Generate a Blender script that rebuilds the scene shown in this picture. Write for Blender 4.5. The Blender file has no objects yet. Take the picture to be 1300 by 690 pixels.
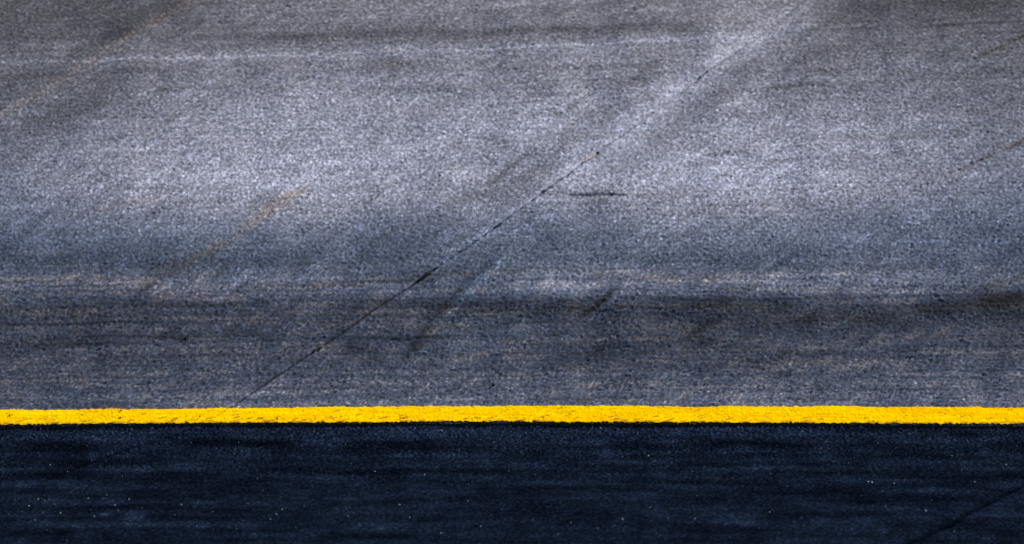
import bpy, bmesh, math, random
import numpy as np
from mathutils import Vector

# ------------------------------------------------------------------ geometry constants (metres)
BANK = math.radians(22.0)        # banking of the racing surface
APRON = math.radians(5.0)        # gentle fall of the apron towards the infield
DEP = math.radians(10.0)         # the lens looks down by this much
DIST = 45.0                      # lens to the middle of the view
WIDTH = 5.5                      # metres of track across the view
LENS = DIST / WIDTH * 36.0
V_AIM = 1.485                     # point up the banking the lens is aimed at
BOW = 1 / 95.0                   # the turn: y falls away as BOW*u^2
LIP = 0.015                      # drop from the banked slab to the apron
cB, sB = math.cos(BANK), math.sin(BANK)
cA, sA = math.cos(APRON), math.sin(APRON)
FORE = math.sin(BANK + DEP)

sc = bpy.context.scene
# ------------------------------------------------------------------ camera
look = Vector((0, math.cos(DEP), -math.sin(DEP)))
aim = Vector((0, V_AIM * cB, V_AIM * sB))
CAM = aim - look * DIST
cd = bpy.data.cameras.new('camera'); cam = bpy.data.objects.new('camera', cd)
sc.collection.objects.link(cam); sc.camera = cam
cam.location = CAM
cam.rotation_euler = (math.pi / 2 - DEP, 0, 0)
cd.sensor_width = 36.0; cd.lens = LENS; cd.clip_start = 1.0; cd.clip_end = 5000.0
cd.dof.use_dof = True; cd.dof.focus_distance = 44.2; cd.dof.aperture_fstop = 1.6

# ------------------------------------------------------------------ light: low sun behind the banking, off to the right
eps = math.radians(20.0)
h = Vector((0.66, 0.75 * cB, 0.75 * sB)); h.normalize()
nrm = Vector((0, -sB, cB))
sdir = (h * math.cos(eps) + nrm * math.sin(eps)).normalized()
SUN_EL = math.asin(sdir.z); SUN_AZ = math.atan2(sdir.x, sdir.y)
ld = bpy.data.lights.new('sun', 'SUN'); sun = bpy.data.objects.new('sun', ld)
sc.collection.objects.link(sun)
sun.rotation_euler = sdir.to_track_quat('Z', 'Y').to_euler()
ld.energy = 5.0; ld.angle = math.radians(0.53); ld.color = (1.0, 0.95, 0.88)
w = bpy.data.worlds.new('World'); sc.world = w; w.use_nodes = True
nt = w.node_tree; nt.nodes.clear()
sky = nt.nodes.new('ShaderNodeTexSky'); sky.sky_type = 'NISHITA'; sky.sun_disc = False
sky.sun_elevation = SUN_EL; sky.sun_rotation = SUN_AZ
bg = nt.nodes.new('ShaderNodeBackground'); bg.inputs['Strength'].default_value = 0.12
wo = nt.nodes.new('ShaderNodeOutputWorld')
nt.links.new(sky.outputs[0], bg.inputs[0]); nt.links.new(bg.outputs[0], wo.inputs[0])
vs = sc.view_settings
vs.view_transform = 'Standard'; vs.look = 'None'; vs.gamma = 1.0; vs.use_curve_mapping = False
vs.exposure = 0.75
sc.cycles.use_denoising = False; sc.cycles.filter_width = 1.15
GAIN = 1.30                      # picture brightness of a unit-albedo patch, used to read albedos off tones

# ------------------------------------------------------------------ noise fields
def tile(n, lam_u, lam_v, seed, width=0.5):
    """periodic band-limited noise, wavelengths in texels, unit deviation"""
    r = np.random.default_rng(seed)
    f = np.fft.rfft2(r.standard_normal((n, n)).astype(np.float32))
    fv = np.fft.fftfreq(n)[:, None]; fu = np.fft.rfftfreq(n)[None, :]
    k = np.sqrt((fu * lam_u) ** 2 + (fv * lam_v) ** 2)
    f *= np.exp(-((np.log(np.maximum(k, 1e-6))) / width) ** 2)
    t = np.fft.irfft2(f, s=(n, n)); t -= t.mean(); t /= t.std()
    return t.astype(np.float32)
def sample(t, x, y):
    n = t.shape[0]
    x0 = np.floor(x); y0 = np.floor(y)
    fx = (x - x0).astype(np.float32); fy = (y - y0).astype(np.float32)
    i = x0.astype(np.int64) % n; j = y0.astype(np.int64) % n
    i1 = (i + 1) % n; j1 = (j + 1) % n
    return (t[j, i] * (1 - fx) + t[j, i1] * fx) * (1 - fy) + (t[j1, i] * (1 - fx) + t[j1, i1] * fx) * fy
GC = 0.0030                                            # metres per texel of the grain tiles
def speckle(n, su, sv, seed):
    """uncorrelated stones, blurred to their size (texels)"""
    r = np.random.default_rng(seed)
    f = np.fft.rfft2(r.standard_normal((n, n)).astype(np.float32))
    fv = np.fft.fftfreq(n)[:, None]; fu = np.fft.rfftfreq(n)[None, :]
    e = 2 * math.pi ** 2 * ((fu * su) ** 2 + (fv * sv) ** 2)
    f *= np.exp(-e) - 0.85 * np.exp(-e * 8)
    t = np.fft.irfft2(f, s=(n, n)); t -= t.mean(); return (t / t.std()).astype(np.float32)
T_GRAIN = speckle(2304, 1.25, 1.9, 1)                   # aggregate
T_RAKE = speckle(2304, 2.3, 0.8, 11)                # aggregate drawn out sunward, long stone shadows put into relief and colour
T_LUMP = tile(1024, 16, 16, 2, 0.6)                    # 50 mm
T_SOFT = tile(1024, 60, 60, 3, 0.9)                    # patches
T_STREAK = tile(1024, 300, 14, 4, 0.8)                 # long marks along the lane
T_FINE = speckle(2304, 1.0, 1.5, 5)
T_FLECK = speckle(2304, 1.2, 1.8, 6)
T_DRAG = tile(1024, 150, 9, 7, 0.7)

# slow relief of the banking
def macro(u, v):
    return swell(u, v) - swell(u, 0 * u)
def swell(u, v):
    """slow unevenness of the laid surface"""
    z = 0.0022 * sample(T_SOFT, u / 0.012 + 300, v / 0.012 + 90)
    # rolled crease between two paving passes: the surface steepens over a hand's width
    vc = 1.035 + 0.02 * np.sin(u * 1.3) + 0.045 * np.clip(u - 1.9, 0, 1) ** 2
    amp = 0.0045 + 0.003 * np.sin(u * 2.1 + 1) + 0.004 * np.clip(u - 1.9, 0, 1)
    z = z + amp * (np.tanh((v - vc) / 0.07))
    # broad swell: steeper low down, laid back half way up
    z = z + 0.012 * np.sin((v - 0.9) * 2 * math.pi / 2.6)
    return z

# ------------------------------------------------------------------ survey: chart point -> metres on the banking / apron
FPX = LENS / 36.0 * 1300.0
UPV = Vector((0, math.sin(DEP), math.cos(DEP)))
def ray(a, b):
    return look + Vector((1, 0, 0)) * ((a - 650) / FPX) - UPV * ((b - 345) / FPX)
def at(a, b):
    d = ray(a, b); t = -CAM.dot(nrm) / d.dot(nrm); p = CAM + d * t
    v0 = v = p.y * cB + p.z * sB + BOW * p.x ** 2 * math.sin(DEP) / FORE
    for _ in range(3):                                  # allow for the relief
        v = v0 - float(macro(np.array([p.x]), np.array([v]))[0]) / math.tan(BANK + DEP)
    return (p.x, v)
nA = Vector((0, -sA, cA))
def at_apron(a, b):
    d = ray(a, b); o = Vector((0, 0, -LIP)); t = (o - CAM).dot(nA) / d.dot(nA); p = CAM + d * t
    return (p.x, -((p.y * cA + (p.z + LIP) * sA)) - BOW * p.x ** 2 * math.sin(DEP) / math.sin(DEP + APRON))
PX = WIDTH / 1300.0              # metres per chart unit across the view
def pts(*ab): return [at(a, b) for a, b in ab]
def apts(*ab): return [at_apron(a, b) for a, b in ab]

def lin(L):
    c = np.asarray(L, dtype=np.float32) / 255.0
    return np.where(c < 0.04045, c / 12.92, ((c + 0.055) / 1.055) ** 2.4)

# ------------------------------------------------------------------ strokes: marks with a shape of their own
def stroke(U, V, P, wd, fore=FORE, fade=0.0, curve_w=None):
    """gaussian mask round a polyline P; wd in metres seen square-on, v squeezed by fore"""
    m = np.zeros(U.shape, np.float32)
    P = [(p[0], p[1] * fore) for p in P]; Y = V * fore
    R = wd * 3.2
    xs = [p[0] for p in P]; ys = [p[1] for p in P]
    sel = np.nonzero((U > min(xs) - R) & (U < max(xs) + R) & (Y > min(ys) - R) & (Y < max(ys) + R))
    if sel[0].size == 0: return m
    x = U[sel]; y = Y[sel]
    best = np.full(x.shape, 1e9, np.float32); arc = np.zeros_like(best); acc = 0.0
    tot = sum(math.dist(P[i], P[i + 1]) for i in range(len(P) - 1))
    for a, b in zip(P[:-1], P[1:]):
        dx, dy = b[0] - a[0], b[1] - a[1]; L2 = dx * dx + dy * dy; L = math.sqrt(L2)
        t = np.clip(((x - a[0]) * dx + (y - a[1]) * dy) / L2, 0, 1)
        d = np.hypot(x - a[0] - t * dx, y - a[1] - t * dy)
        c = d < best; best = np.where(c, d, best); arc = np.where(c, (acc + t * L) / tot, arc); acc += L
    r = np.exp(-(best / wd) ** 2)
    if fade > 0: r = r * np.clip(np.minimum(arc, 1 - arc) / fade, 0, 1)
    m[sel] = r
    return m

# ------------------------------------------------------------------ joints
M_PTS = pts((262, 538), (290, 518), (330, 491), (405, 441), (470, 396), (538, 351), (565, 333), (600, 309), (632, 286),
            (660, 266), (690, 243), (722, 221), (755, 196), (800, 165), (850, 129), (900, 90), (960, 50), (1000, 20), (1040, -14), (1080, -44))
mv = np.array([p[1] for p in M_PTS]); mu = np.array([p[0] for p in M_PTS])
mv_all = np.concatenate([[mv[0] - 1.0], mv, [mv[-1] + 1.0]])
mu_all = np.concatenate([[mu[0] - 1.0 * (mu[1] - mu[0]) / (mv[1] - mv[0])], mu, [mu[-1] + 1.0 * (mu[-1] - mu[-2]) / (mv[-1] - mv[-2])]])
def M_u(v): return np.interp(v, mv_all, mu_all)
H_PTS = pts((-60, 82), (0, 80), (120, 78), (250, 73), (400, 69), (530, 63), (650, 60), (760, 56), (850, 51), (1000, 43), (1100, 36), (1200, 33), (1300, 29), (1370, 26))
hu = np.array([p[0] for p in H_PTS]); hv = np.array([p[1] for p in H_PTS])
def H_v(u): return np.interp(u, hu, hv)
L_PTS = pts((-80, 192), (0, 148), (60, 112), (110, 82), (160, 50), (220, 15), (260, -10), (320, -48))
lu = np.array([p[0] for p in L_PTS]); lv = np.array([p[1] for p in L_PTS])
def L_u(v): return np.interp(v, lv, lu)
R1 = pts((1205, 220), (1240, 205), (1270, 193), (1300, 178), (1390, 138)); R2 = pts((1232, 77), (1262, 64), (1300, 46), (1380, 12))

# ------------------------------------------------------------------ banking relief
def place(u, v, z):
    return np.stack([u, v * cB - z * sB - BOW * u * u, v * sB + z * cB], axis=-1)

def grain_fields(u, v, rake=False):
    g = sample(T_GRAIN, u / GC, v / GC)
    if rake:
        ca, sa = 0.68, 0.73
        r = sample(T_RAKE, (u * ca + v * sa) / GC, (-u * sa + v * ca) / GC)
        k = np.clip(0.75 - 0.32 * v, 0.12, 0.7)
        g = (g * (1 - k) + r * k) / np.sqrt((1 - k) ** 2 + k ** 2)
    f = sample(T_FINE, u / GC + 700, v / GC + 200)
    l = sample(T_LUMP, u / GC + 31, v / GC + 77)
    return g, f, l
def bank_grain(u, v):
    g, f, l = grain_fields(u, v, True)
    rough = np.clip(0.95 - 0.08 * v, 0.6, 0.95)
    return rough * (0.0019 * g + 0.0007 * f + 0.0002 * l)

# wear plus light and shade bands put into the colour: rows up the banking, columns along the track
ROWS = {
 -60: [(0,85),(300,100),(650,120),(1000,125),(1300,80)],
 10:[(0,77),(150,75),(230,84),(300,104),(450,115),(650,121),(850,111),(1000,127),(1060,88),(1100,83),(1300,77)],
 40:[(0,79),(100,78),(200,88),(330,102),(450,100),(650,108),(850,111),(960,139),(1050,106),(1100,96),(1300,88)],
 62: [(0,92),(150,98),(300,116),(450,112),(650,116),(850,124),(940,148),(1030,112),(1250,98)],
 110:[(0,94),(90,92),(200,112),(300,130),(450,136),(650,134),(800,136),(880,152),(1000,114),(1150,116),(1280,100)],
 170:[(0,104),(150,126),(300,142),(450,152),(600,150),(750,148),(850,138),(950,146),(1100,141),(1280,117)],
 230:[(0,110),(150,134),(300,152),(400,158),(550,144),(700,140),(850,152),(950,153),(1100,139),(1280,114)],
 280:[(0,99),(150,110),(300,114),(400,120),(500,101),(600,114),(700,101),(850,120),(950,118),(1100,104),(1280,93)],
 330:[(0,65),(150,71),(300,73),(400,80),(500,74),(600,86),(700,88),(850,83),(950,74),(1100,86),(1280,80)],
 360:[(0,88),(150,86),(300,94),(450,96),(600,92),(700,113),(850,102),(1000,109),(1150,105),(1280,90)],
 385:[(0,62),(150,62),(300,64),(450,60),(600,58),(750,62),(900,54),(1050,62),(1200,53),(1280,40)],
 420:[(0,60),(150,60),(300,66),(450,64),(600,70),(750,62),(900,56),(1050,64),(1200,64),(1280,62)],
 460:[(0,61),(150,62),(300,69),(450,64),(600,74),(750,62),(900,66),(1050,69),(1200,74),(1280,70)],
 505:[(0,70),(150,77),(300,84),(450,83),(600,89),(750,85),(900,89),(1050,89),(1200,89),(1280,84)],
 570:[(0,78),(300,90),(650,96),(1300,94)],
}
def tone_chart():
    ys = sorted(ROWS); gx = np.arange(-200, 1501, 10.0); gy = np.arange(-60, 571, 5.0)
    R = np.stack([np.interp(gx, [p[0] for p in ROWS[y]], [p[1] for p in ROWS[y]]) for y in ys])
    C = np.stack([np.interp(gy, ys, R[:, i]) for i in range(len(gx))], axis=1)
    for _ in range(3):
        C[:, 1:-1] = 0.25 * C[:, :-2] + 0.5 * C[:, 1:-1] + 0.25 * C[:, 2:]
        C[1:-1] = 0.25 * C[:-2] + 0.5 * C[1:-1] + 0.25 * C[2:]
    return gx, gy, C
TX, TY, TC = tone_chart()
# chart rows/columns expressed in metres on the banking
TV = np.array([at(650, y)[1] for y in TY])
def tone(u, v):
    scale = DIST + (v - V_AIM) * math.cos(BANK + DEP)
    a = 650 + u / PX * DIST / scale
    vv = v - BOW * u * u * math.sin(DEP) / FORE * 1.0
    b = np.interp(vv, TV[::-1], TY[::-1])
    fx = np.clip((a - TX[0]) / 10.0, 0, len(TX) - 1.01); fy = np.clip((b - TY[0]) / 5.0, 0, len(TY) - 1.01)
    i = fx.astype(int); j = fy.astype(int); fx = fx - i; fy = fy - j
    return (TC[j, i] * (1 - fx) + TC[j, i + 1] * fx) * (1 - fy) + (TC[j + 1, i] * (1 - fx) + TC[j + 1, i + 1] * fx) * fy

BROWN = np.array([1.22, 1.0, 0.78], np.float32)
def q(n): return n * PX
DARK = [  # (points, width, factor, fade)
 (pts((540,350),(600,309),(660,266),(722,221),(755,196)), q(1.5), .6, .02), (pts((755,196),(800,165),(850,129),(900,90),(960,50),(1000,20),(1040,-14)), q(1.4), .75, .02),
 (pts((250,50),(380,47),(500,42),(620,43),(720,38),(850,34),(900,33)), q(7), .72, .15),
 (pts((140,92),(200,88),(260,86)), q(9), .82, .3), (pts((430,92),(500,85),(560,80)), q(9), .82, .3),
 (pts((955,113),(1000,110),(1055,106)), q(3), .66, .25), (pts((885,199),(920,194),(965,190)), q(3.5), .68, .3),
 (pts((715,247),(760,246.5),(800,248)), q(1.9), .35, .12), (pts((790,248),(830,247),(880,247)), q(2), .7, .3),
 (pts((0,182),(50,158),(100,132),(160,100)), q(13), .8, .2), (pts((170,20),(220,8),(250,-10)), q(11), .78, .3),
 (pts((120,58),(160,36),(190,14)), q(12), .85, .3),
 (pts((850,158),(900,122),(940,88),(985,58)), q(15), .86, .25), (pts((990,72),(1050,68),(1110,58)), q(13), .8, .3),
 (pts((1040,10),(1150,6),(1300,4)), q(14), .84, .2),
 (pts((640,318),(605,348),(570,382),(545,410),(510,462)), q(5), .58, .12),
 (pts((790,358),(760,385),(728,410)), q(5), .6, .25), (pts((860,305),(835,330),(805,350)), q(6), .82, .3),
 (pts((300,407),(380,407),(450,408)), q(1.6), .7, .15), (pts((900,391),(1000,390),(1100,389),(1200,388)), q(2), .68, .15),
 (pts((850,441),(930,440),(1000,440)), q(1.8), .72, .2), (pts((430,386),(520,384),(640,385),(740,383),(800,378)), q(6), .72, .12),
 (pts((850,386),(900,384),(960,385),(1030,384)), q(5), .55, .2), (pts((1150,393),(1220,386),(1320,372)), q(9), .5, .15), (pts((1235,388),(1275,381),(1330,374)), q(7), .55, .2),  # shade of the crease painted in, deepest at the right
 (pts((690,470),(730,452),(770,440)), q(12), .68, .3), (pts((860,440),(890,418),(915,398)), q(9), .66, .3),
 (pts((330,470),(350,457),(365,447)), q(1.7), .5, .2), (pts((340,458),(365,442),(385,428)), q(1.7), .7, .3),
 (pts((270,300),(200,312),(100,325),(20,340)), q(12), .88, .3), (pts((430,300),(480,306),(540,296)), q(14), .86, .3),
 (pts((0,412),(30,411),(50,410)), q(2.5), .72, .2), (pts((225,432),(240,430)), q(2.2), .5, .3),
 (pts((540,417),(600,415),(680,412)), q(2), .8, .3), (pts((560,452),(640,449),(720,446)), q(2.5), .82, .3),
 (pts((630,300),(600,330),(560,372)), q(14), .88, .3), (pts((660,150),(610,185),(560,215)), q(18), .88, .3),
 (pts((720,190),(660,230),(600,262)), q(16), .87, .3), (pts((460,330),(540,300),(620,255)), q(18), .92, .3),
 (pts((1040,380),(1030,400),(1024,425)), q(5), .75, .3),
 (pts((610,285),(660,240),(740,165),(850,65),(900,25)), q(17), .84, .25), (pts((560,270),(640,215),(700,185)), q(13), .86, .3),
 (pts((770,236),(850,172),(920,116),(985,62)), q(17), .87, .2), (pts((660,345),(720,295),(780,250)), q(15), .85, .3),
 (pts((720,330),(790,290),(860,240)), q(12), .9, .3), (pts((230,150),(330,90),(420,80)), q(12), .9, .3), (pts((420,215),(500,160),(600,120),(680,100)), q(12), .9, .3),
 (pts((0,130),(60,98),(120,60),(190,20)), q(14), .86, .2), (pts((0,215),(80,160),(150,120)), q(16), .88, .2),
 (pts((860,420),(960,415),(1060,405),(1200,412)), q(9), .74, .25), (pts((640,400),(720,392),(800,398)), q(6), .8, .25), (pts((1000,432),(1080,408),(1160,398)), q(8), .85, .3),
 (pts((0,388),(120,384),(260,386),(400,382)), q(5), .8, .2), (pts((0,428),(100,432),(230,425)), q(7), .84, .2), (pts((400,425),(480,450),(440,470)), q(12), .75, .3),
 (pts((120,500),(200,490),(300,494)), q(7), .88, .3), (pts((690,452),(800,440),(880,450)), q(9), .75, .3), (pts((100,340),(250,332),(420,325)), q(8), .86, .3),
]
PALE = [
 (pts((700,236),(800,162),(860,118),(910,84),(960,48),(1020,4),(1060,-28)), q(15), 1.20, .2),
 (pts((548,343),(600,307),(660,264),(722,219),(760,192)), q(6), 1.28, .1), (pts((755,190),(800,159),(850,123),(900,84),(960,44),(1000,14),(1040,-20)), q(7), 1.06, .1),
 (pts((300,520),(400,452),(470,404),(535,362)), q(6), 1.12, .1),
 (pts((648,322),(615,352),(580,386),(556,412)), q(4), 1.5, .2),
 (pts((250,405),(290,370),(330,330)), q(3.5), 1.45, .25), (pts((800,362),(770,388),(740,412)), q(4), 1.45, .25),
 (pts((860,312),(838,330),(812,350)), q(2.5), 1.25, .25),
 (pts((640,368),(700,366),(760,366)), q(8), 1.22, .3), (pts((880,357),(980,352),(1080,348),(1200,346)), q(6), 1.15, .2),
 (pts((966,372),(974,362),(985,353)), q(3.5), 1.25, .25), (pts((1100,365),(1110,355),(1122,348)), q(2.5), 1.3, .25),
 (pts((560,440),(640,425),(700,410)), q(11), 1.25, .3), (pts((340,140),(420,110),(500,96)), q(15), 1.08, .3),
 (pts((0,484),(60,478),(130,476)), q(8), 1.1, .2), (pts((-60,362),(100,361),(240,364),(420,369),(560,366)), q(7), 1.12, .1),
]
BROWNS = [  # (points, width, strength, factor, fade)
 (pts((-60,374),(100,371),(260,378),(420,374)), q(4), .8, 1.1, .2), (pts((-40,398),(80,396),(180,400)), q(5), .8, 1.05, .2), (pts((-30,486),(60,480),(150,478)), q(7), .7, 1.08, .3),
 (pts((500,392),(640,398),(780,394)), q(3), .7, 1.08, .3), (pts((860,352),(1000,348),(1180,342)), q(6), .5, 1.08, .3), (pts((940,402),(1080,398),(1200,400)), q(4), .6, 1.05, .3), (pts((880,466),(960,458),(1060,440)), q(4), .6, .95, .3),
 (pts((0,148),(60,112),(110,82),(160,50),(220,15),(260,-10)), q(6), .55, 1.22, 0),
 (pts((60,277),(120,268),(185,254),(230,248)), q(4), .6, .96, .25),
 (pts((150,378),(205,350),(265,320),(310,292),(345,262),(400,235)), q(8), 1.0, .88, .15),
 (pts((-40,357),(60,355),(150,353),(235,354)), q(4), 1.0, 1.2, .15), (pts((170,360),(230,352),(300,362)), q(4), .5, 1.1, .2),
 (pts((300,364),(400,362),(470,356),(540,352),(640,345),(720,340)), q(2.6), 1.0, .74, .12),
 (pts((180,402),(250,407),(350,404),(450,402)), q(6), .6, 1.14, .2), (pts((1235,372),(1265,362),(1310,346)), q(4), 1.0, .72, .15),
 (pts((1205,220),(1240,205),(1270,193),(1300,178),(1390,138)), q(2.8), .9, .5, .1), (pts((1232,77),(1262,64),(1300,46),(1380,12)), q(2.6), .9, .5, .1),
 (pts((940,470),(980,462),(1010,440)), q(4), .5, .85, .3), (pts((470,300),(500,292),(530,282)), q(3), .5, 1.0, .3),
 (pts((850,34),(900,25),(940,18)), q(4), .4, .85, .3), (pts((480,84),(500,80),(520,76)), q(4), .5, .9, .3),
 (pts((705,402),(760,404),(820,404)), q(3), .6, 1.12, .3), (pts((430,420),(520,418),(600,412)), q(3), .5, .95, .3),
]
# scuffs left along the lanes and across them
_r = random.Random(5)
for _ in range(48):
    b0 = _r.choice([_r.uniform(345, 415), _r.uniform(345, 500)]); a0 = _r.uniform(-150, 1150); ln = _r.uniform(120, 560); tl = _r.uniform(-0.012, 0.004)
    P = pts(*[(a0 + ln * k / 4, b0 + tl * ln * k / 4 + _r.uniform(-1.2, 1.2)) for k in range(5)])
    if _r.random() < 0.3: BROWNS.append((P, q(_r.uniform(1.4, 3.2)), .8, _r.uniform(.85, 1.15), .3))
    else: DARK.append((P, q(_r.uniform(0.9, 2.6)), _r.uniform(.55, .82), .3))
for _ in range(22):
    b0 = _r.uniform(0, 260); a0 = _r.uniform(-100, 1150); ln = _r.uniform(90, 380); tl = -0.02 - 0.05 * (260 - b0) / 260
    P = pts(*[(a0 + ln * k / 4, b0 + tl * ln * k / 4 + _r.uniform(-2, 2)) for k in range(5)])
    DARK.append((P, q(_r.uniform(2, 6)), _r.uniform(.84, .94), .35))
for _ in range(26):
    b0 = _r.uniform(240, 500); a0 = _r.uniform(0, 1300); ln = _r.uniform(25, 110); sl = _r.uniform(.55, .95)
    P = pts(*[(a0 + ln * k / 3, b0 - sl * ln * k / 3 + _r.uniform(-1.5, 1.5)) for k in range(4)])
    (DARK if _r.random() < .6 else PALE).append((P, q(_r.uniform(1.2, 6)), 1.0, .35))
    L_ = DARK if DARK[-1][0] is P else PALE
    L_[-1] = (P, L_[-1][1], _r.uniform(.7, .88) if L_ is DARK else _r.uniform(1.1, 1.25), .35)
def bank_albedo(u, v, stones=1.0):
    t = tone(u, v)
    tilt = 0.02 * v
    s1 = sample(T_STREAK, u / 0.006, (v - tilt * u) / 0.006 + 40)
    s2 = sample(T_STREAK, u / 0.012 + 500, (v - tilt * u) / 0.003 + 400)
    soft = sample(T_SOFT, u / 0.004 + 10, v / 0.007 + 600)
    # rotated field: marks drawn down the banking, along the transverse joint
    ca, sa = math.cos(0.86), math.sin(0.86)
    d1 = sample(T_DRAG, (u * ca + v * sa) / 0.006, (-u * sa + v * ca) / 0.008 + 50)
    low = np.clip((1.75 - v) / 0.5, 0, 1)
    soft2 = sample(T_SOFT, (u * ca + v * sa) / 0.0070 + 5, (-u * sa + v * ca) / 0.0026 + 45)
    k = np.exp((0.08 + 0.09 * low) * s1 + 0.03 * s2 + 0.03 * soft + (0.07 - 0.03 * low) * d1 + (0.06 + 0.09 * low) * soft2)
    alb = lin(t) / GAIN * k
    brk = np.clip(0.8 + 0.3 * sample(T_GRAIN, u / GC, v / GC) + 0.3 * s2, 0, 1.7)   # marks take on the high stones
    dark_sum = np.zeros_like(alb)
    for P, wd, f, fade in DARK:
        m = stroke(u, v, P, wd, fade=fade); dark_sum += m * (1 - f) * 1.6; alb = alb * (1 + m * (f ** (1.9 if wd < q(8) else 2.0) - 1) * np.clip(0.85 + 0.2 * s1 + 0.2 * d1 + 0.3 * low * s2, .2, 1.35))
    for P, wd, f, fade in PALE:
        m = stroke(u, v, P, wd, fade=fade); alb = alb * (1 + m * (f ** 1.4 - 1) * np.clip(0.6 + 0.4 * brk, 0, 1.4))
    br = np.zeros_like(alb)
    for P, wd, st, f, fade in BROWNS:
        m = stroke(u, v, P, wd, fade=fade) * brk * np.clip(0.9 + 0.25 * soft, 0, 1.2); br = np.maximum(br, m * st); alb = alb * (1 + m * (f - 1))
    br = br + np.clip(0.10 * s2 - 0.07, 0, 0.3)                      # faint dusty bands
    # hairline of the lane joint
    mh = stroke(u, v, H_PTS, q(2.2)); halo = stroke(u, v, [(p[0], p[1] - 0.03) for p in H_PTS], q(9)); side = np.clip((-u + 1.7) / 0.8, 0, 1)
    alb = alb * (1 + mh * (1.0 * side - 0.35) + 0.22 * halo * np.clip(side + 0.3, 0, 1))
    alb = alb * (1 - 0.85 * np.clip(1.6 - v / 0.012, 0, 1))              # front edge darkened, shade of the step put into the colour
    # aggregate: stones of several greys in dark binder
    g, f, l = grain_fields(u, v, True)
    fl = sample(T_FLECK, u / GC + 900, v / GC + 900)
    con = np.clip(1.15 - 0.08 * v, 0.8, 1.15)
    calm = stones - stones * 0.55 * stroke(u, v, M_PTS[12:], q(22))                # worn smooth along the upper joint
    alb = alb * np.exp(con * calm * (0.20 * g + 0.22 * f + 0.02 * l))
    alb = alb * (1 + 2.1 * con * calm * np.clip(fl - 1.85, 0, 0.9))          # pale stones
    big = sample(T_GRAIN, u / GC * 0.55 + 1200, v / GC * 0.55 + 300)
    alb = alb * (1 + 0.6 * calm * np.clip(big - 2.5, 0, 0.8))           # odd large stones
    alb = alb * (1 - 0.7 * stones * np.clip(-fl - 1.8, 0, 0.9))              # dark flecks, shade of unlit pits put into the colour
    dk = np.clip((130 - t) / 60, 0, 1) * np.clip(3.2 - v, 0.12, 1) * np.clip(0.75 + 0.2 * v, 0, 1)
    dk = np.clip(dk + dark_sum * np.clip(2.2 - v, 0, 1), 0, 1.3)                               # dark tones turned bluer, sky reflection put into the colour
    tint = np.stack([0.98 - 0.20 * dk, 0.99 + 0.03 * dk, 1.18 + 0.40 * dk], -1)
    wm = np.clip(0.34 * low * (s1 + 0.9 * soft2 + 0.2), 0, 0.75) + np.clip(0.45 * (v - 2.6), 0, 0.75)   # dusty patches against the bluer tint
    tint = tint * (1 - wm[..., None]) + np.array([1.05, 0.985, 1.07]) * wm[..., None]
    warm = sample(T_LUMP, u / GC + 400, v / GC + 10)
    tint[..., 0] *= 1 + 0.03 * warm; tint[..., 2] *= 1 - 0.03 * warm
    col = alb[..., None] * tint
    br = np.clip(br, 0, 1)[..., None]
    col = col * (1 - br) + col * BROWN * br
    return np.clip(col, 0.004, 0.7).astype(np.float32)

# ------------------------------------------------------------------ scene helpers
def link(o, parent=None):
    sc.collection.objects.link(o)
    if parent: o.parent = parent
    return o
def empty(name, kind=None, label=None, cat=None):
    o = bpy.data.objects.new(name, None); link(o)
    if kind: o['kind'] = kind
    if label: o['label'] = label
    if cat: o['category'] = cat
    return o
def grid_object(name, co, faces, mat, parent=None, col=None, smooth=True):
    used = np.zeros(len(co), bool); used[faces.ravel()] = True
    idx = np.cumsum(used) - 1
    co = co[used].astype(np.float32); faces = idx[faces]
    me = bpy.data.meshes.new(name)
    me.vertices.add(len(co)); me.vertices.foreach_set('co', co.ravel())
    n = len(faces); me.loops.add(n * 4); me.polygons.add(n)
    me.loops.foreach_set('vertex_index', faces.ravel().astype(np.int32))
    me.polygons.foreach_set('loop_start', np.arange(0, n * 4, 4, dtype=np.int32))
    me.update(calc_edges=True)
    if smooth: me.polygons.foreach_set('use_smooth', np.ones(n, bool))
    if col is not None:
        at_ = me.color_attributes.new('surface', 'FLOAT_COLOR', 'POINT')
        c = np.ones((len(co), 4), np.float32); c[:, :3] = col[used]
        at_.data.foreach_set('color', c.ravel())
    me.materials.append(mat)
    o = bpy.data.objects.new(name, me); link(o, parent)
    return o
def quads(nr, nc):
    i = np.arange(nr - 1)[:, None] * nc + np.arange(nc - 1)[None, :]
    return np.stack([i, i + 1, i + nc + 1, i + nc], -1).reshape(-1, 4)

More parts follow.
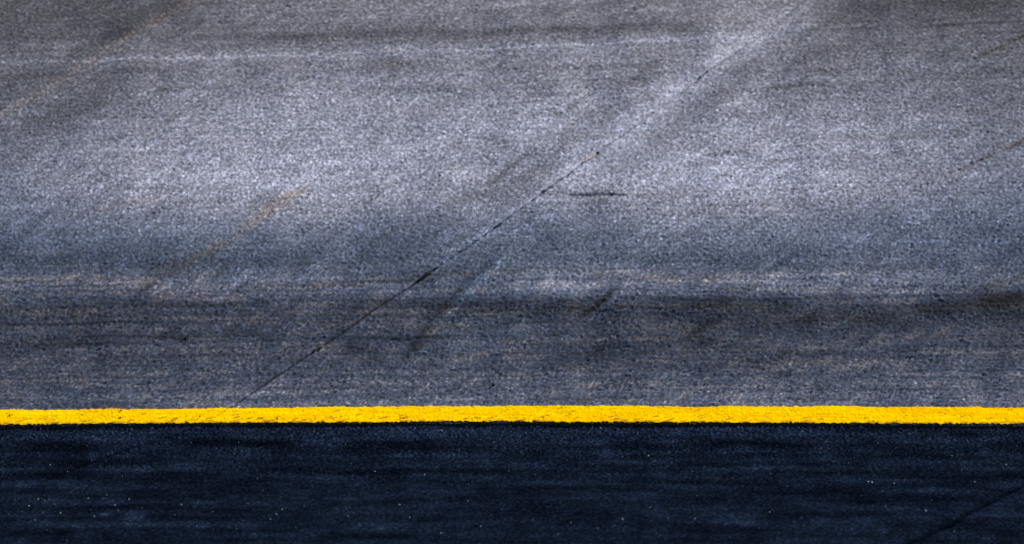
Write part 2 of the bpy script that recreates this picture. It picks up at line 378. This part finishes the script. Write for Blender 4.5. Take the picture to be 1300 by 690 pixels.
# ------------------------------------------------------------------ materials
def ground_material(name, rough, spec, bump, scale, attr=True, base=(0.1, 0.1, 0.1), vary=0.35, stones=0.0, pitch=80.0):
    m = bpy.data.materials.new(name); m.use_nodes = True; t = m.node_tree; b = t.nodes['Principled BSDF']
    tc = t.nodes.new('ShaderNodeTexCoord')
    n1 = t.nodes.new('ShaderNodeTexNoise'); n1.inputs['Scale'].default_value = scale; n1.inputs['Detail'].default_value = 3.0; n1.inputs['Roughness'].default_value = 0.7
    t.links.new(tc.outputs['Object'], n1.inputs['Vector'])
    mr = t.nodes.new('ShaderNodeMapRange'); mr.inputs['From Min'].default_value = 0.25; mr.inputs['From Max'].default_value = 0.75
    mr.inputs['To Min'].default_value = 1 - vary; mr.inputs['To Max'].default_value = 1 + vary
    t.links.new(n1.outputs['Fac'], mr.inputs['Value'])
    mx = t.nodes.new('ShaderNodeVectorMath'); mx.operation = 'SCALE'
    if attr:
        a = t.nodes.new('ShaderNodeAttribute'); a.attribute_name = 'surface'; t.links.new(a.outputs['Color'], mx.inputs[0])
    else:
        mx.inputs[0].default_value = base
    t.links.new(mr.outputs['Result'], mx.inputs['Scale']); t.links.new(mx.outputs['Vector'], b.inputs['Base Color'])
    if stones > 0:                                          # each stone its own grey
        mp = t.nodes.new('ShaderNodeMapping'); mp.inputs['Scale'].default_value = (1.0, 0.62, 0.62)
        t.links.new(tc.outputs['Object'], mp.inputs['Vector'])
        vo = t.nodes.new('ShaderNodeTexVoronoi'); vo.inputs['Scale'].default_value = pitch; vo.inputs['Randomness'].default_value = 1.0
        t.links.new(mp.outputs['Vector'], vo.inputs['Vector'])
        sp = t.nodes.new('ShaderNodeSeparateColor'); t.links.new(vo.outputs['Color'], sp.inputs['Color'])
        pw = t.nodes.new('ShaderNodeMath'); pw.operation = 'POWER'; pw.inputs[1].default_value = 1.6; t.links.new(sp.outputs['Red'], pw.inputs[0])
        m2 = t.nodes.new('ShaderNodeMapRange'); m2.inputs['To Min'].default_value = 1 - 0.8 * stones; m2.inputs['To Max'].default_value = 1 + 1.25 * stones
        t.links.new(pw.outputs[0], m2.inputs['Value'])
        m3 = t.nodes.new('ShaderNodeVectorMath'); m3.operation = 'SCALE'
        t.links.new(mx.outputs['Vector'], m3.inputs[0]); t.links.new(m2.outputs['Result'], m3.inputs['Scale']); t.links.new(m3.outputs['Vector'], b.inputs['Base Color'])
    b.inputs['Roughness'].default_value = rough; b.inputs['Specular IOR Level'].default_value = spec
    bp = t.nodes.new('ShaderNodeBump'); bp.inputs['Strength'].default_value = 0.8; bp.inputs['Distance'].default_value = bump
    t.links.new(n1.outputs['Fac'], bp.inputs['Height']); t.links.new(bp.outputs['Normal'], b.inputs['Normal'])
    return m
MAT_BANK = ground_material('weathered_asphalt', 0.85, 0.08, 0.0022, 200, vary=0.35, stones=0.40, pitch=92.0)
MAT_APRON = ground_material('sealed_asphalt', 0.9, 0.0, 0.0016, 190, stones=0.5)
MAT_PAINT = ground_material('yellow_paint', 0.7, 0.0, 0.0004, 170, vary=0.06)
MAT_GRASS = ground_material('infield_turf', 0.95, 0.1, 0.02, 9, attr=False, base=(0.045, 0.075, 0.02))

# ------------------------------------------------------------------ infield
me = bpy.data.meshes.new('infield_ground')
me.from_pydata([(-1500, -1500, -1.2), (1500, -1500, -1.2), (1500, 1500, -1.2), (-1500, 1500, -1.2)], [], [(0, 1, 2, 3)])
me.materials.append(MAT_GRASS); o = link(bpy.data.objects.new('infield_ground', me)); o['kind'] = 'structure'

# ------------------------------------------------------------------ banked racing surface
UH, VT = 3.02, 4.52
track = empty('banked_track', 'structure')
step = 0.0058
qs = np.concatenate([[0.0030, 0.0048], np.arange(0.0095, 6.6, step)])
qs = np.concatenate([-qs[::-1], [0.0], qs])
vsamp = np.arange(0.0, VT, 0.0064)
Q, V = np.meshgrid(qs, vsamp); U = Q + M_u(V)
keep_v = np.abs(U) < UH + 0.03
Uc, Vc = U[keep_v].astype(np.float64), V[keep_v]; Qc = Q[keep_v]
fine = bank_grain(Uc, Vc)
fine *= 1 - 0.75 * np.exp(-(Qc / 0.02) ** 2)             # trowelled either side of the cut
fine *= np.where(Vc < 0.13, 0.25, 1.0)                  # filled by the paint
# the transverse joint: clean saw cut low down, crumbled and half filled higher up
vhole = at(538, 351)[1]
rag = sample(T_LUMP, Vc / 0.0022, np.full_like(Vc, 11.0)); rag2 = sample(T_LUMP, Vc / 0.0012, np.full_like(Vc, 511.0))
open_ = np.where(Vc < vhole, 1.0, np.clip(0.05 + 0.7 * (rag + 0.6 * rag2 - 0.5), 0.0, 0.9) * np.clip(0.95 - 0.5 * (Vc - vhole), 0.05, 1))
wid = np.where(Vc < vhole, 0.0078, 0.0045 + 0.004 * np.clip(rag2, 0, 2))
cut = np.exp(-(Qc / wid) ** 4) * open_
z = macro(Uc, Vc) + fine - 0.030 * cut
crumb = np.where(Vc > vhole, np.exp(-(Qc / 0.03) ** 2), 0) * np.clip(sample(T_GRAIN, Uc / GC + 55, Vc / GC + 31) - 1.0, 0, 1.2)
z -= 0.006 * crumb
z -= 0.0012 * stroke(Uc, Vc, H_PTS, 0.006)
for P in (R1, R2): z -= 0.006 * stroke(Uc, Vc, P, 0.006)
z -= 0.006 * stroke(Uc, Vc, pts((715, 247), (760, 246.5), (802, 248)), 0.006, fade=.2)
z -= 0.003 * stroke(Uc, Vc, L_PTS, 0.012)
co = np.zeros(U.shape + (3,)); co[keep_v] = place(Uc, Vc, z)
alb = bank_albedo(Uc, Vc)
alb *= (1 - 0.97 * np.clip(cut * 1.5, 0, 1))[:, None]
alb *= (1 - 0.35 * np.clip(crumb, 0, 1))[:, None]
col = np.zeros(U.shape + (3,), np.float32); col[keep_v] = alb
# broken front edge of the slab
F = quads(len(vsamp), len(qs))
kv = keep_v.ravel(); F = F[kv[F].all(axis=1)]
co = co.reshape(-1, 3); col = col.reshape(-1, 3); Uf = U.ravel(); Vf = V.ravel(); Qf = Q.ravel()
fu, fv, fq = Uf[F].mean(1), Vf[F].mean(1), Qf[F].mean(1)
reg = (fq > 0).astype(int) + 2 * (fv > H_v(fu)).astype(int)
reg = np.where((fu < L_u(fv)) & (fv > at(0, 150)[1] - 0.4), 4 + (fv > H_v(fu)), reg)
for r in np.unique(reg):
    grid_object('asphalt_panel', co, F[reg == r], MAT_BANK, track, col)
print('bank faces', len(F))
# exposed front face of the slab above the apron
ue = np.concatenate([np.arange(-16, -UH, 0.03), np.arange(-UH, UH, 0.006), np.arange(UH, 16, 0.03)])
rows = []
for k, (dy, dz) in enumerate([(0, 0), (-0.002, -0.008), (0.001, -0.02), (0.0, -0.06)]):
    zz = macro(ue, 0 * ue) + bank_grain(ue, 0 * ue)
    p = place(ue, 0 * ue, zz)
    j = 0.003 * sample(T_LUMP, ue / 0.002, np.full_like(ue, 40.0 * k)) if k else 0
    p[:, 1] += dy + j; p[:, 2] += dz; rows.append(p)
co2 = np.stack(rows[::-1]).reshape(-1, 3)
c2 = np.tile(np.array([0.012, 0.013, 0.016], np.float32), (len(co2), 1))  # near-black, the shade on this face is put into its colour
grid_object('slab_edge', co2, quads(4, len(ue)), MAT_BANK, track, c2)
# the same surface carried on beyond what is surveyed closely
def coarse(u0, u1, v0, v1, st):
    us = np.linspace(u0, u1, max(2, int((u1 - u0) / st))); vv = np.linspace(v0, v1, max(2, int((v1 - v0) / st)))
    A, B = np.meshgrid(us, vv); A = A.ravel(); B = B.ravel()
    c = place(A, B, macro(A, B) - 0.0012)
    grid_object('asphalt_panel', c, quads(len(vv), len(us)), MAT_BANK, track, bank_albedo(A, B, 0.0))
coarse(-16, -UH + 0.04, 0, 12, 0.06); coarse(UH - 0.04, 16, 0, 12, 0.06); coarse(-UH + 0.03, UH - 0.03, VT - 0.05, 12, 0.06)

# ------------------------------------------------------------------ apron
apron = empty('apron', 'structure')
A_LEFT = apts((20, 624), (60, 607), (100, 591), (160, 570), (215, 554), (260, 543))
A_RIGHT = apts((1110, 710), (1150, 690), (1200, 667), (1245, 642), (1300, 613), (1370, 577))
def apron_grain(u, w):
    g, f, l = grain_fields(u + 1.7, w + 2.2)
    near = np.clip(1.0 - 0.55 * w, 0.35, 1)
    return near * (0.0024 * g + 0.0008 * f + 0.0009 * l)
def apron_z(u, w):
    return 0.002 * sample(T_SOFT, u / 0.01 + 77, w / 0.01 + 900)
def place_apron(u, w, z):
    return np.stack([u, -w * cA - z * sA - BOW * u * u, -LIP - w * sA + z * cA], -1)
FA = math.sin(APRON + DEP)
def aq(n): return n * PX
A_DARK = [(apts((0,575),(60,571),(140,574)), aq(8), .55), (apts((190,562),(240,557),(330,561),(430,564)), aq(5), .5), (apts((430,566),(480,562),(560,572)), aq(6), .6),
 (apts((760,561),(800,562),(840,560)), aq(4), .5), (apts((880,563),(960,562),(1020,565)), aq(4), .45), (apts((1050,565),(1120,563),(1170,566)), aq(4), .55),
 (apts((1090,600),(1160,598),(1260,596)), aq(9), .65), (apts((0,602),(200,608),(400,612)), aq(10), .7), (apts((880,622),(1000,625),(1120,622)), aq(10), .7)]
A_PALE = [(apts((155,655),(185,654)), aq(4), 1.7), (apts((126,652.5),(140,652)), aq(1.4), 4.0), (apts((494,576),(508,577),(530,578)), aq(2), 1.9),
 (apts((0,662),(200,664),(440,660)), aq(4), 1.25), (apts((1000,617),(1040,618)), aq(4), 1.5), (apts((860,590),(1000,594),(1160,592)), aq(4), 1.35),
 (apts((430,668),(520,671)), aq(3), 1.5), (apts((860,680),(960,678),(1060,676)), aq(6), 1.3), (apts((0,548),(300,549),(650,549),(1300,549)), aq(8), 1.5)]
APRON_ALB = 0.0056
def apron_albedo(u, w):
    base = APRON_ALB * np.ones_like(u)
    s1 = sample(T_STREAK, u / 0.005 + 200, w / 0.018 + 700); s2 = sample(T_STREAK, u / 0.009 + 200, w / 0.002 + 100)
    soft = sample(T_SOFT, u / 0.006 + 222, w / 0.012 + 111)
    alb = base * np.exp(0.25 * s1 + 0.05 * s2 + 0.12 * soft)
    for P, wd, f in A_DARK: alb = alb * (1 + stroke(u, w, P, wd, FA, .25) * (f - 1) * np.clip(1 + .4 * s2, .2, 1.6))
    for P, wd, f in A_PALE: alb = alb * (1 + stroke(u, w, P, wd, FA, .2) * (f - 1))
    alb = alb * (1 - 0.7 * stroke(u, w, A_RIGHT, aq(2.2), FA)) * (1 - 0.6 * stroke(u, w, A_LEFT, aq(1.6), FA, .35))
    g, f, l = grain_fields(u + 1.7, w + 2.2)
    fl = sample(T_FLECK, u / GC + 300, w / GC * 0.5 + 1300)
    near = np.clip(1.1 - 0.5 * w, 0.45, 1.1)
    alb = alb * np.exp(near * (0.36 * g + 0.46 * f + 0.1 * l))
    alb = alb * (1 + 6.0 * np.clip(fl - 2.35, 0, 0.6))
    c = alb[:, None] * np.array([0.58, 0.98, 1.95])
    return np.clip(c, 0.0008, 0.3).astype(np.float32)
ua = np.arange(-UH, UH, 0.0058); wa = np.concatenate([[-0.05], np.arange(0.0, 0.5, 0.008), np.arange(0.5, 3.1, 0.013)])
A, W = np.meshgrid(ua, wa); A = A.ravel(); W = W.ravel()
za = apron_z(A, W) + apron_grain(A, W) - 0.008 * stroke(A, W, A_RIGHT, 0.010, FA) - 0.006 * stroke(A, W, A_LEFT, 0.008, FA)
ca_ = apron_albedo(A, W); pa = place_apron(A, W, za)
FQ = quads(len(wa), len(ua))[:, ::-1]
rw = np.array([p[1] for p in A_RIGHT]); ru = np.array([p[0] for p in A_RIGHT]); o_ = np.argsort(rw)
lw = np.array([p[1] for p in A_LEFT]); lu2 = np.array([p[0] for p in A_LEFT]); o2 = np.argsort(lw)
au, aw = A[FQ].mean(1), W[FQ].mean(1)
reg = (au > np.interp(aw, rw[o_], ru[o_])).astype(int) * 2
reg = np.where(au < np.interp(aw, lw[o2], lu2[o2]), 1, reg)
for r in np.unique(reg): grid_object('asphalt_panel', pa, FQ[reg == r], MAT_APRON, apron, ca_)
def coarse_apron(u0, u1, w0, w1, st):
    us = np.linspace(u0, u1, max(2, int((u1 - u0) / st))); ww = np.linspace(w0, w1, max(2, int((w1 - w0) / st)))
    A, B = np.meshgrid(us, ww); A = A.ravel(); B = B.ravel()
    c = place_apron(A, B, apron_z(A, B) - 0.0012)
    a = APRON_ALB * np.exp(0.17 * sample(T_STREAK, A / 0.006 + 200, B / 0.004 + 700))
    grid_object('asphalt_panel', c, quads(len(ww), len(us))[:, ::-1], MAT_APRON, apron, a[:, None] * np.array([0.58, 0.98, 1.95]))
coarse_apron(-16, -UH + 0.04, 0, 8, 0.06); coarse_apron(UH - 0.04, 16, 0, 8, 0.06); coarse_apron(-UH + 0.03, UH - 0.03, 3.06, 8, 0.06)

# ------------------------------------------------------------------ the yellow line
ul = np.concatenate([np.arange(-16, -3.1, 0.03), np.arange(-3.1, 3.1, 0.0036), np.arange(3.1, 16, 0.03)])
tops = pts((-200, 520.5), (0, 519.5), (150, 518.5), (300, 518), (550, 515.3), (650, 515), (900, 516), (1100, 516), (1300, 517), (1500, 518))
bots = pts((-200, 541), (0, 539), (150, 538.5), (300, 538.5), (400, 537.5), (550, 535), (650, 535), (800, 536.5), (1000, 537.5), (1300, 538), (1500, 539))
nl = 62
vt = np.interp(ul, [p[0] for p in tops], [p[1] for p in tops]); vb = np.maximum(0.004, np.interp(ul, [p[0] for p in bots], [p[1] for p in bots]))
fr = np.linspace(-0.04, 1.04, nl)
A, Fz = np.meshgrid(ul, fr); B = vb[None, :] + (vt - vb)[None, :] * Fz
B = np.maximum(B, 0.0025)
A = A.ravel(); B = B.ravel(); Fz = Fz.ravel()
coat = 0.0042 + 0.0004 * sample(T_FINE, A / GC, B / GC)
zl = macro(A, B) + 0.15 * bank_grain(A, B) + coat
pl = place(A, B, zl)
edge = 0.020 * sample(T_GRAIN, A / 0.004, np.round(Fz) * 300.0) + 0.018 * sample(T_LUMP, A / 0.004, np.round(Fz) * 300.0 + 50)
inside = (Fz > 0.0 + edge) & (Fz < 1.0 + 0.6 * edge)
# bare spots: grazes dragged along the lane, mostly in the lower half
ang = 0.42
gr = sample(T_DRAG, (A * math.cos(ang) + B * math.sin(ang)) / 0.0011, (-A * math.sin(ang) + B * math.cos(ang)) / 0.0022 + 70)
lowb = np.clip(1.25 - 1.5 * Fz, 0.0, 1); leftw = np.clip(0.75 - A / 5, 0.35, 1.15)
scuff = np.clip(gr * 0.9 - (1.25 - 0.8 * lowb * leftw), 0, 1)
spk = sample(T_FLECK, A / 0.0035, B / 0.0035 + 200)
hole = (scuff > 1.5) | (spk > 3.6)
FL = quads(nl, len(ul))
keep = (inside & ~hole)[FL].all(axis=1)
yel = np.tile(np.array([0.85, 0.462, 0.0], np.float32), (len(A), 1))
yel[:, 1] *= np.clip(1 + 0.07 * sample(T_STREAK, A / 0.004 + 99, B / 0.0015) + 0.05 * gr - 0.04 * np.clip(A - 1.5, 0, 2), .7, 1.15)
yel *= (1 + 0.05 * sample(T_LUMP, A / 0.004, B / 0.004) + 0.035 * sample(T_STREAK, A / 0.003, B / 0.002))[:, None]
brd = np.clip(scuff * 0.95, 0, 1) + 0.6 * np.clip(1 - Fz / 0.17, 0, 1) * np.clip(0.4 + sample(T_LUMP, A / 0.006, B * 0 + 900), 0, 1.4)
brd += 0.5 * np.clip((Fz - 0.93) / 0.07, 0, 1) * np.clip((np.abs(A) - 1.4), 0, 1) * np.clip(.5 + sample(T_LUMP, A / 0.006, B * 0 + 300), 0, 1.3)
brd += 0.35 * np.clip(np.abs(spk) - 2.6, 0, 1)
brd = np.clip(brd, 0, 0.92)[:, None]
yel = yel * (1 - brd) + np.array([0.20, 0.085, 0.012]) * brd
# where the cut passes beneath the paint
dm = np.exp(-((A - M_u(B)) / 0.0035) ** 2)[:, None] * np.clip(Fz * 1.2 + 0.15, 0, 1)[:, None]; yel = yel * (1 - 0.6 * dm)
line = grid_object('yellow_line', pl, FL[keep], MAT_PAINT, None, yel.astype(np.float32))
line['label'] = 'bright yellow painted line along the foot of the banking, worn at its lower edge'
line['category'] = 'road marking'

# ------------------------------------------------------------------ loose bits
def stone_material(name, a, b, rough=0.85):
    m = bpy.data.materials.new(name); m.use_nodes = True; t = m.node_tree; p = t.nodes['Principled BSDF']
    n = t.nodes.new('ShaderNodeTexNoise'); n.inputs['Scale'].default_value = 140.0; n.inputs['Detail'].default_value = 4
    tc = t.nodes.new('ShaderNodeTexCoord'); t.links.new(tc.outputs['Object'], n.inputs['Vector'])
    r = t.nodes.new('ShaderNodeValToRGB'); r.color_ramp.elements[0].position = .35; r.color_ramp.elements[1].position = .65
    r.color_ramp.elements[0].color = (*a, 1); r.color_ramp.elements[1].color = (*b, 1)
    t.links.new(n.outputs['Fac'], r.inputs[0]); t.links.new(r.outputs[0], p.inputs['Base Color']); p.inputs['Specular IOR Level'].default_value = 0.05; p.inputs['Roughness'].default_value = rough
    return m
S_PALE = stone_material('pale_stone', (0.18, 0.19, 0.21), (0.5, 0.5, 0.5)); S_GREY = stone_material('grey_stone', (0.08, 0.09, 0.11), (0.2, 0.2, 0.22))
S_BLACK = stone_material('black_rubber', (0.0012, 0.0012, 0.0014), (0.004, 0.004, 0.004), 0.7)
S_OLIVE = stone_material('olive_lump', (0.03, 0.028, 0.015), (0.12, 0.105, 0.06)); S_TAN = stone_material('tan_splinter', (0.16, 0.13, 0.09), (0.5, 0.45, 0.36))
def lump_mesh(name, dims, seed, mat, sub=2, amp=0.28, taper=0.0):
    rnd = random.Random(seed); bm = bmesh.new(); bmesh.ops.create_icosphere(bm, subdivisions=sub, radius=1.0)
    dirs = [(Vector((rnd.gauss(0, 1), rnd.gauss(0, 1), rnd.gauss(0, 1))).normalized(), rnd.uniform(0.55, 0.95)) for _ in range(9)]
    for v in bm.verts:
        n = v.co.normalized(); r = 1.0 + amp * rnd.uniform(-.5, .5)
        for d, c in dirs:                                   # broken faces
            k = n.dot(d)
            if k > 0 and r * k > c: r = c / k
        v.co = n * r
        s = 1 - taper * (0.5 - 0.5 * v.co.x)
        v.co = Vector((v.co.x * dims[0] / 2, v.co.y * dims[1] / 2 * s, v.co.z * dims[2] / 2 * s))
    me = bpy.data.meshes.new(name); bm.to_mesh(me); bm.free(); me.materials.append(mat)
    return me
def bank_point(u, v, sink):
    uu = np.array([u]); vv = np.array([v]); z = macro(uu, vv) + bank_grain(uu, vv) + sink
    return Vector(place(uu, vv, z)[0])
JOINT = math.atan2(1 / 1, 1)
def on_bank(name, me, a, b, ang, sink, label, cat, group=None):
    u, v = at(a, b); o = link(bpy.data.objects.new(name, me))
    o.location = bank_point(u, v, sink); o.rotation_euler = (BANK, 0, 0)
    o.rotation_euler = (Vector((1, 0, 0)).to_track_quat('X', 'Z').to_matrix().to_4x4()).to_euler()
    from mathutils import Matrix
    o.rotation_euler = (Matrix.Rotation(BANK, 3, 'X') @ Matrix.Rotation(ang, 3, 'Z')).to_euler()
    o['label'] = label; o['category'] = cat
    if group: o['group'] = group
    return o
on_bank('rubber_chunk', lump_mesh('rubber_chunk', (0.12, 0.044, 0.026), 3, S_BLACK, 3, .12, .45), 539, 351, 0.93, 0.003,
        'black elongated chunk in the diagonal joint where the thin cut ends', 'debris')
on_bank('stone_lump', lump_mesh('stone_lump', (0.048, 0.034, 0.026), 5, S_OLIVE), 407, 441, 0.6, 0.006,
        'small olive-brown lump sitting on the thin black diagonal cut', 'stone')
on_bank('rubber_chip', lump_mesh('rubber_chip', (0.055, 0.022, 0.016), 8, S_BLACK, 2, .15), 632, 287, 0.75, 0.003,
        'small black chip in the crumbled joint between the long chunk and the splinter', 'debris')
on_bank('rubber_chip', lump_mesh('rubber_chip', (0.05, 0.014, 0.012), 9, S_BLACK, 2, .15), 553, 341, 0.6, 0.003,
        'thin black chip in the crumbled joint just above the long black chunk', 'debris')
on_bank('tan_splinter', lump_mesh('tan_splinter', (0.145, 0.024, 0.02), 12, S_TAN, 3, .18, .55), 747, 203, 0.9, 0.008,
        'pale tan splinter lying along the faded upper joint', 'debris')
on_bank('tar_crumb', lump_mesh('tar_crumb', (0.027, 0.02, 0.014), 14, S_BLACK, 2), 759, 195, 0.9, 0.006,
        'black crumb at the upper end of the pale splinter', 'debris')
on_bank('tar_crumb', lump_mesh('tar_crumb', (0.022, 0.02, 0.014), 15, S_BLACK, 2), 627, 489, 0.2, 0.005,
        'lone black crumb on grey asphalt just above the yellow line', 'debris')
on_bank('tar_crumb', lump_mesh('tar_crumb', (0.022, 0.014, 0.011), 16, S_BLACK, 2), 236, 430, 0.2, 0.004,
        'flat black crumb on dark asphalt to one side of the thin cut', 'debris')
for k, (a, b) in enumerate([(818, 157), (888, 99), (897, 92), (722, 222), (690, 243), (585, 320)]):
    on_bank('joint_crumb', lump_mesh('joint_crumb', (0.024, 0.013, 0.009), 20 + k, S_BLACK, 2), a, b, 0.8, 0.003,
            'tiny dark crumb in the crumbled part of the diagonal joint', 'debris', 'crumbs along the diagonal joint')
for k, (a, b) in enumerate([(153, 530.5), (154, 522), (254, 530), (352, 531), (13, 528)]):
    o = on_bank('grit_grain', lump_mesh('grit_grain', (0.013, 0.011, 0.009), 40 + k, S_BLACK, 1), a, b, 0.5 * k, 0.007,
            'tiny black grain stuck on the yellow line', 'grit', 'black grains on the yellow line')

# pale pebbles on the apron
PEB = [(19,634),(37,642),(49,633),(55,650),(63,634),(77,650),(64,589),(86,599),(95,640),(164,633),(146,641),(230,640),(222,653),(199,613),(315,640),(328,638),
 (343,659),(351,653),(85,685),(358,645),(250,667),(539,603),(507,640),(442,655),(637,647),(676,660),(711,638),(725,663),(825,643),(680,603),(583,570),(823,578),
 (790,659),(1077,587),(978,601),(1102,611),(1107,612),(1208,578),(1291,566),(1277,590),(1237,611),(977,650),(1122,676),(1175,648),(882,658),(1135,613),(1115,562),
 (476,598),(520,655),(594,635),(150,648),(386,642),(100,668),(300,672),(560,676),(610,668),(28,648),(70,640),(112,632),(120,655),(136,628),(180,644),(45,660),(210,636),(90,625),(270,648),(12,652),(60,672)]
rnd = random.Random(77)
pm = [lump_mesh('pebble', (0.012, 0.010, 0.008), 60 + k, S_PALE, 1, .2) for k in range(3)]
gm = [lump_mesh('pebble', (0.010, 0.008, 0.006), 70 + k, S_GREY, 1, .2) for k in range(3)]
def pebble(a, b, me, s):
    u, wv = at_apron(a, b); uu = np.array([u]); ww = np.array([wv])
    p = Vector(place_apron(uu, ww, apron_z(uu, ww) + apron_grain(uu, ww) + 0.0022 * s)[0])
    o = link(bpy.data.objects.new('pebble', me)); o.location = p
    o.rotation_euler = (rnd.uniform(-.2, .2), rnd.uniform(-.2, .2), rnd.uniform(0, 6.28)); o.scale = (s, s, s)
    return o
for a, b in PEB:
    o = pebble(a, b, rnd.choice(pm), rnd.choice([0.45, 0.55, 0.7, 0.85, 1.0]))
    o['label'] = 'tiny pale pebble lying on the near-black apron'; o['category'] = 'pebble'; o['group'] = 'pale pebbles on the apron'
for _ in range(44):
    o = pebble(rnd.uniform(5, 1295), 548 + 135 * rnd.random() ** 0.8, rnd.choice(gm), rnd.uniform(0.6, 1.1))
    o['label'] = 'tiny grey pebble lying on the near-black apron'; o['category'] = 'pebble'; o['group'] = 'grey pebbles on the apron'
